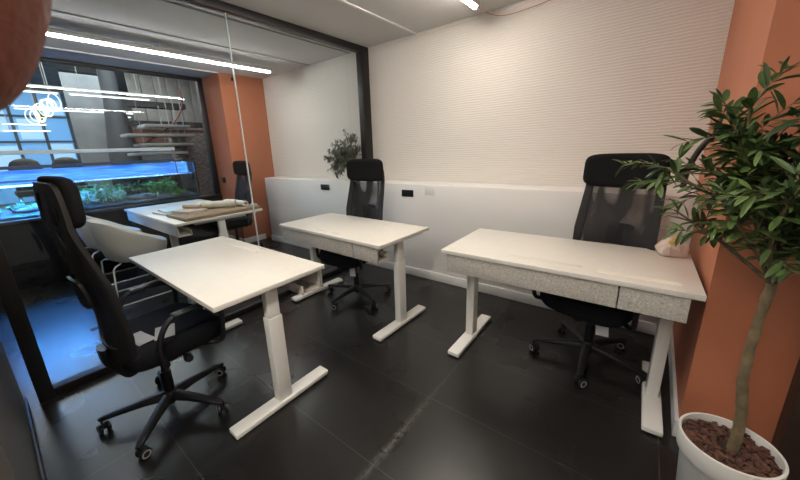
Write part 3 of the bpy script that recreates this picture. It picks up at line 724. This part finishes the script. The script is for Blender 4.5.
wb = nt.nodes.new('ShaderNodeBump'); wb.inputs['Strength'].default_value = .7; wb.inputs['Distance'].default_value = .05; nt.links.new(wn.outputs['Fac'], wb.inputs['Height'])
for nd in nt.nodes:
    if nd.type in ('BSDF_GLOSSY', 'BSDF_DIFFUSE'): nt.links.new(wb.outputs['Normal'], nd.inputs['Normal'])
M['aq_leaf'] = noise_var(mat('water_plant_green', (.06, .20, .04), .6), (.05, .17, .05), (.24, .50, .10), 14)
M['aq_leaf_pale'] = noise_var(mat('water_plant_pale', (.20, .36, .28), .6), (.14, .32, .20), (.50, .66, .52), 12)
M['aq_leaf_dark'] = noise_var(mat('water_plant_dark', (.05, .10, .04), .6), (.04, .09, .04), (.17, .26, .10), 14)
M['rock'] = noise_var(mat('tank_rock', (.12, .12, .11), .8), (.07, .07, .07), (.18, .175, .16), 12, bump=.5)
ax0, ax1, ay0, ay1 = -6.10, -5.44, -.60, 2.12
aq = thing('aquarium', 'long glass fish tank on a black stand behind the window, lit blue from above', 'aquarium', (-5.77, .76, 0))
def abox(nm, a, b, m, bev=0., parent=None):
    a, b = rel(aq, a, b); return MB().b2(a, b, bev).build(nm, m, parent or aq)
abox('stand', (ax0, ay0, 0), (ax1, ay1, .765), 'tank_black', .004)
abox('front_glass', (ax1 - .008, ay0, .767), (ax1, ay1, 1.30), 'tank_glass')
abox('back_glass', (ax0, ay0, .767), (ax0 + .008, ay1, 1.30), 'tank_glass')
abox('end_glass', (ax0 + .009, ay1 - .008, .767), (ax1 - .009, ay1, 1.30), 'tank_glass')
abox('end_glass', (ax0 + .009, ay0, .767), (ax1 - .009, ay0 + .008, 1.30), 'tank_glass')
a, b = rel(aq, (ax1 - .012, ay1 - .012, .767), (ax1 + .002, ay1 + .002, 1.30)); MB().b2(a, b).build('corner_seal', 'tank_black', aq)
# water sheet with a gridded top
a, b = rel(aq, (ax0 + .01, ay0 + .01, 1.125), (ax1 - .01, ay1 - .01, 1.13)); MB().b2(a, b).build('water', 'water_top', aq)
M['tank_glow'] = mat('painted_blue_glow', (.1, .3, .8), .4, emit=(.07, .30, .85), estr=.42)  # glowing sheets added above the water, blue light streaks painted into their emission
nt, b, N, L = nodes(M['tank_glow']); tc = N('ShaderNodeTexCoord'); mp = N('ShaderNodeMapping'); mp.inputs['Scale'].default_value = (1, 1.3, 26); n = N('ShaderNodeTexNoise'); n.inputs['Scale'].default_value = 3; n.inputs['Detail'].default_value = 5
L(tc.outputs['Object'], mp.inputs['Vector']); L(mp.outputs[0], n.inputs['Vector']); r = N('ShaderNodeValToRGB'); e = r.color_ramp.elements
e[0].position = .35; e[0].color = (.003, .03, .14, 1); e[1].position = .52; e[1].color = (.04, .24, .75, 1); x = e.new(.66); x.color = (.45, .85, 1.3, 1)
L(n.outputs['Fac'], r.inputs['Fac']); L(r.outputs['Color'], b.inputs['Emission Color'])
abox('glow_sheet', (ax0 + .04, ay0 + .1, 1.135), (ax0 + .055, ay1 - .06, 1.297), 'tank_glow')
abox('glow_sheet', (ax0 + .06, ay1 - .05, 1.135), (ax1 - .20, ay1 - .035, 1.297), 'tank_glow')
sb = MB(); nX, nY = 10, 34
gr = [[Vector((ax0 + .012 + (ax1 - ax0 - .024) * i / nX, ay0 + .012 + (ay1 - ay0 - .024) * j / nY, .795 + .05 * (1 - i / nX) + random.uniform(-.008, .012))) - Vector(aq.location) for j in range(nY + 1)] for i in range(nX + 1)]
sb.loft(gr, close_u=False); ob = sb.build('substrate', 'substrate', aq, 60); ob['kind'] = 'stuff'
def led(label, x, y0, y1, z, m='led_blue', w=.05):
    t = thing('aquarium_light', label, 'lamp', (x, y0, z), 0, 'aquarium light bars')
    MB().b2((-w / 2, 0, .006), (w / 2, y1 - y0, .020)).b2((-w / 2, 0, -.002), (-w / 2 + .003, y1 - y0, .006)).b2((w / 2 - .003, 0, -.002), (w / 2, y1 - y0, .006)).build('housing', 'led_dark', t)
    MB().b2((-w / 2 + .004, .01, .003), (w / 2 - .004, y1 - y0 - .01, .0058)).build('led_strip', m, t)
    for yy in (.02, y1 - y0 - .03): MB().b2((-w / 2, yy, (-(z - 1.3015) if z > 1.3 else 0)), (-w / 2 + .008, yy + .01, .004)).build('bracket', 'led_bar', t)
    return t
led('blue-lit light bar low over the front of the fish tank', -5.50, .0, 2.0, 1.318, 'led_blue', .03)
led('blue-lit light bar low over the middle of the fish tank', -5.75, -.1, 1.95, 1.33, 'led_blue', .04)
led('cyan-lit light bar low over the back of the fish tank', -5.93, -.2, 2.0, 1.32, 'led_cyan', .04)
M['led_strong'] = mat('aquarium_led_bright', (.6, .8, 1), .4, emit=(.12, .45, 1.0), estr=230)
led('bright blue light bar low over the left end of the fish tank', -5.62, -.15, .62, 1.17, 'led_strong', .12)
hb = thing('light_rail', 'pale horizontal lamp rail hanging above the fish tank', 'lamp', (-5.72, -.6, 1.478))
MB().b2((-.06, 0, 0), (.06, 2.56, .045), .004).build('rail', 'led_bar', hb)
for yy in (.3, 2.2): MB().tube([(0, yy, .02), (0, yy, 3.75 - 1.478)], .004, 5).build('suspension_wire', 'steel', hb)
MB().tube([(0, 2.5, .0), (-.02, 2.69, -.165)], .006, 6).build('side_arm', 'steel', hb)
def water_plant(label, x, y, h, w, n, m, seed, ln):
    rr = random.Random(seed); p = MB(); s = MB()
    for i in range(n):
        q = rr.uniform(0, 2 * PI); r_ = w * math.sqrt(rr.random()); hh = h * rr.uniform(.35, 1) * (1 - .45 * (r_ / w) ** 2)
        base = Vector((r_ * .45 * math.cos(q) * .5, r_ * .8 * math.sin(q), 0)); topp = Vector((r_ * math.cos(q) * .45, r_ * math.sin(q), hh))
        if i % 3 == 0: s.tube([base, topp], .003, 5)
        for k in range(3):
            pp = base.lerp(topp, rr.uniform(.4, 1))
            add_leaf(p, pp, Vector((rr.gauss(0, .6), rr.gauss(0, 1), rr.gauss(.4, .7))), Vector((.2, 0, 1)), ln * rr.uniform(.6, 1.2), ln * .35, .2)
    t = thing('water_plant', label, 'plant', (x, y, .835), 0, 'water plants in the tank')
    p.build('leaves', m, t, 0); s.build('stems', m, t); return t
water_plant('low dark green plant clump at the left end of the fish tank', -5.72, .30, .10, .30, 60, 'aq_leaf_dark', 1, .05)
water_plant('pale feathery plant clump left of centre in the fish tank', -5.62, .98, .22, .26, 150, 'aq_leaf_pale', 2, .045)
water_plant('big green plant mass left of centre in the fish tank, behind the pale one', -5.78, .92, .26, .36, 170, 'aq_leaf', 3, .06)
water_plant('dark plant thicket in the middle of the fish tank', -5.85, 1.35, .28, .22, 90, 'aq_leaf_dark', 4, .06)
water_plant('tall green plant right of centre in the fish tank', -5.82, 1.72, .30, .22, 120, 'aq_leaf', 5, .07)
water_plant('small bright green tuft at the right front of the fish tank', -5.56, 1.86, .07, .09, 50, 'aq_leaf', 6, .05)
for i, (x, y, r_, lb) in enumerate(((-5.62, 1.42, .10, 'dark flat rock in the middle of the fish tank'), (-5.66, .30, .09, 'dark rock at the left end of the fish tank'))):
    bm2 = MB(); bmesh.ops.create_icosphere(bm2.bm, subdivisions=3, radius=r_)
    rk = random.Random(i)
    for v in bm2.bm.verts: v.co = Vector((v.co.x * .8, v.co.y * 1.7, v.co.z * .55)) * (1 + .18 * math.sin(v.co.x * 40 + i) * math.cos(v.co.y * 33))
    o = bm2.build('rock', 'rock', None, 60, (x, y, .835)); tag(o, lb, 'rock', 'rocks in the tank')

# ------------------------------------------------------------------ photographer's hand beside the lens
KR = ((0.78343, 0.12552, -0.60867), (0.62017, -0.22136, 0.75259), (-0.04027, -0.96708, -0.25126))
CAM = Vector((0, 0, 1.376))
Rm = Matrix(KR)
def cw(x, y, z): return CAM + Rm @ Vector((x, y, z))
hand = thing('hand', 'fingertip of the photographer\'s hand close to the lens at upper left', 'hand', cw(-.12, -.03, -.03))
J = {  # joints, camera frame in metres (right, down, forward), radius
 'wrist': ((-.150, .012, -.085), .026), 'palm': ((-.138, -.020, -.045), .024),
 'ik': ((-.098, -.070, -.018), .0125), 'ip': ((-.056, -.074, .016), .0105), 'id': ((-.0462, -.047, .0330), .0098), 'im': ((-.0490, -.025, .0350), .0095), 'it': ((-.0518, -.0118, .0345), .0076),
 'mk': ((-.136, -.062, -.012), .0125), 'mp': ((-.150, -.058, .030), .0098), 'md': ((-.166, -.034, .030), .0086), 'mt': ((-.168, -.018, .018), .0070),
 'rk': ((-.152, -.048, -.016), .0120), 'rp': ((-.172, -.040, .020), .0092), 'rd': ((-.184, -.016, .018), .0080), 'rt': ((-.182, -.004, .006), .0066),
 'pk': ((-.164, -.028, -.026), .0110), 'pp': ((-.186, -.018, .000), .0082), 'pd': ((-.194, .002, -.002), .0072), 'pt': ((-.190, .012, -.010), .0060),
 'tb': ((-.122, .000, -.062), .0150), 'tm': ((-.098, .010, -.060), .0115), 'td': ((-.078, -.002, -.050), .0098), 'tt': ((-.066, -.014, -.044), .0080),
 'fa': ((-.185, .085, -.150), .030), 'fb': ((-.225, .165, -.22), .036)}
E_ = [('wrist', 'palm'), ('palm', 'ik'), ('ik', 'ip'), ('ip', 'id'), ('id', 'im'), ('im', 'it'), ('palm', 'mk'), ('mk', 'mp'), ('mp', 'md'), ('md', 'mt'), ('palm', 'rk'), ('rk', 'rp'), ('rp', 'rd'), ('rd', 'rt'),
      ('palm', 'pk'), ('pk', 'pp'), ('pp', 'pd'), ('pd', 'pt'), ('wrist', 'tb'), ('tb', 'tm'), ('tm', 'td'), ('td', 'tt'), ('wrist', 'fa')]
names = list(J); me = bpy.data.meshes.new('hand_skin')
loc0 = Vector(hand.location)
use = [n_ for n_ in names if n_ != 'fb']
me.from_pydata([tuple(cw(*J[n_][0]) - loc0) for n_ in use], [(use.index(a), use.index(b)) for a, b in E_], [])
ho = bpy.data.objects.new('hand_skin', me); C.objects.link(ho); ho.parent = hand; me.materials.append(M['skin'])
sk = ho.modifiers.new('skin', 'SKIN'); sk.use_smooth_shade = True
for i, n_ in enumerate(use):
    r_ = J[n_][1]; me.skin_vertices[0].data[i].radius = (r_, r_)
me.skin_vertices[0].data[use.index('wrist')].use_root = True
su = ho.modifiers.new('sub', 'SUBSURF'); su.levels = 2; su.render_levels = 2
fa, fb = cw(*J['fa'][0]) - loc0, cw(*J['fb'][0]) - loc0
MB().tube([fa.lerp(fb, -.25), fa, fa.lerp(fb, .5), fb, fb.lerp(fa, -.6)], [.034, .038, .042, .046, .05], 20).build('sleeve', 'sleeve', hand, 60)
nl = MB(); nb = []
for k, off in ((1, .0066), (.8, .0072), (.3, .0076)):
    nb.append([cw(-.0508 + x * k, -.0215 + y * k, .0345 + off - 22 * (x * k) ** 2 - 8 * (y * k) ** 2) - loc0 for x, y in superell(.0036, .0050, 20, 3)])
nl.loft(nb).build('fingernail', 'nail', hand, 60)

# ------------------------------------------------------------------ light, world, camera
def area(name, loc, rot, sx_, sy, col, w):
    l = bpy.data.lights.new(name, 'AREA'); l.shape = 'RECTANGLE'; l.size = sx_; l.size_y = sy; l.color = col; l.energy = w
    o = bpy.data.objects.new(name, l); C.objects.link(o); o.location = loc; o.rotation_euler = rot; return o
# unseen area lights added under the lobby ceiling to brighten the lobby
area('lobby_fill_light', (-8.5, 1.5, 3.7), (0, 0, 0), 2.5, 4.0, (.92, .96, 1.0), 90)
area('lobby_fill_light', (-12.5, 1.5, 3.7), (0, 0, 0), 2.5, 4.0, (.85, .93, 1.0), 90)
W = bpy.data.worlds.new('World'); S.world = W; W.use_nodes = True
W.node_tree.nodes['Background'].inputs['Color'].default_value = (.80, .87, 1, 1); W.node_tree.nodes['Background'].inputs['Strength'].default_value = .25
cam = bpy.data.cameras.new('Camera'); co = bpy.data.objects.new('Camera', cam); C.objects.link(co); S.camera = co
cam.sensor_fit = 'HORIZONTAL'; cam.sensor_width = 36; cam.lens = 319.41 * 36 / 800
cam.shift_x = (400 - 385.14) / 800; cam.shift_y = (231.39 - 240) / 800
cam.clip_start = .004; cam.clip_end = 60
cam.dof.use_dof = True; cam.dof.focus_distance = 2.3; cam.dof.aperture_fstop = 36
X_, Y_, Z_ = Rm.col[0], Rm.col[1], Rm.col[2]
co.matrix_world = Matrix(((X_.x, -Y_.x, -Z_.x, CAM.x), (X_.y, -Y_.y, -Z_.y, CAM.y), (X_.z, -Y_.z, -Z_.z, CAM.z), (0, 0, 0, 1)))
S.view_settings.view_transform = 'Standard'; S.view_settings.look = 'None'; S.view_settings.gamma = 1; S.view_settings.use_curve_mapping = False
S.view_settings.exposure = 0.72
S.cycles.use_denoising = True
S.cycles.max_bounces = 10; S.cycles.transparent_max_bounces = 16; S.cycles.glossy_bounces = 5; S.cycles.caustics_reflective = False; S.cycles.caustics_refractive = False
S.cycles.sample_clamp_indirect = 6
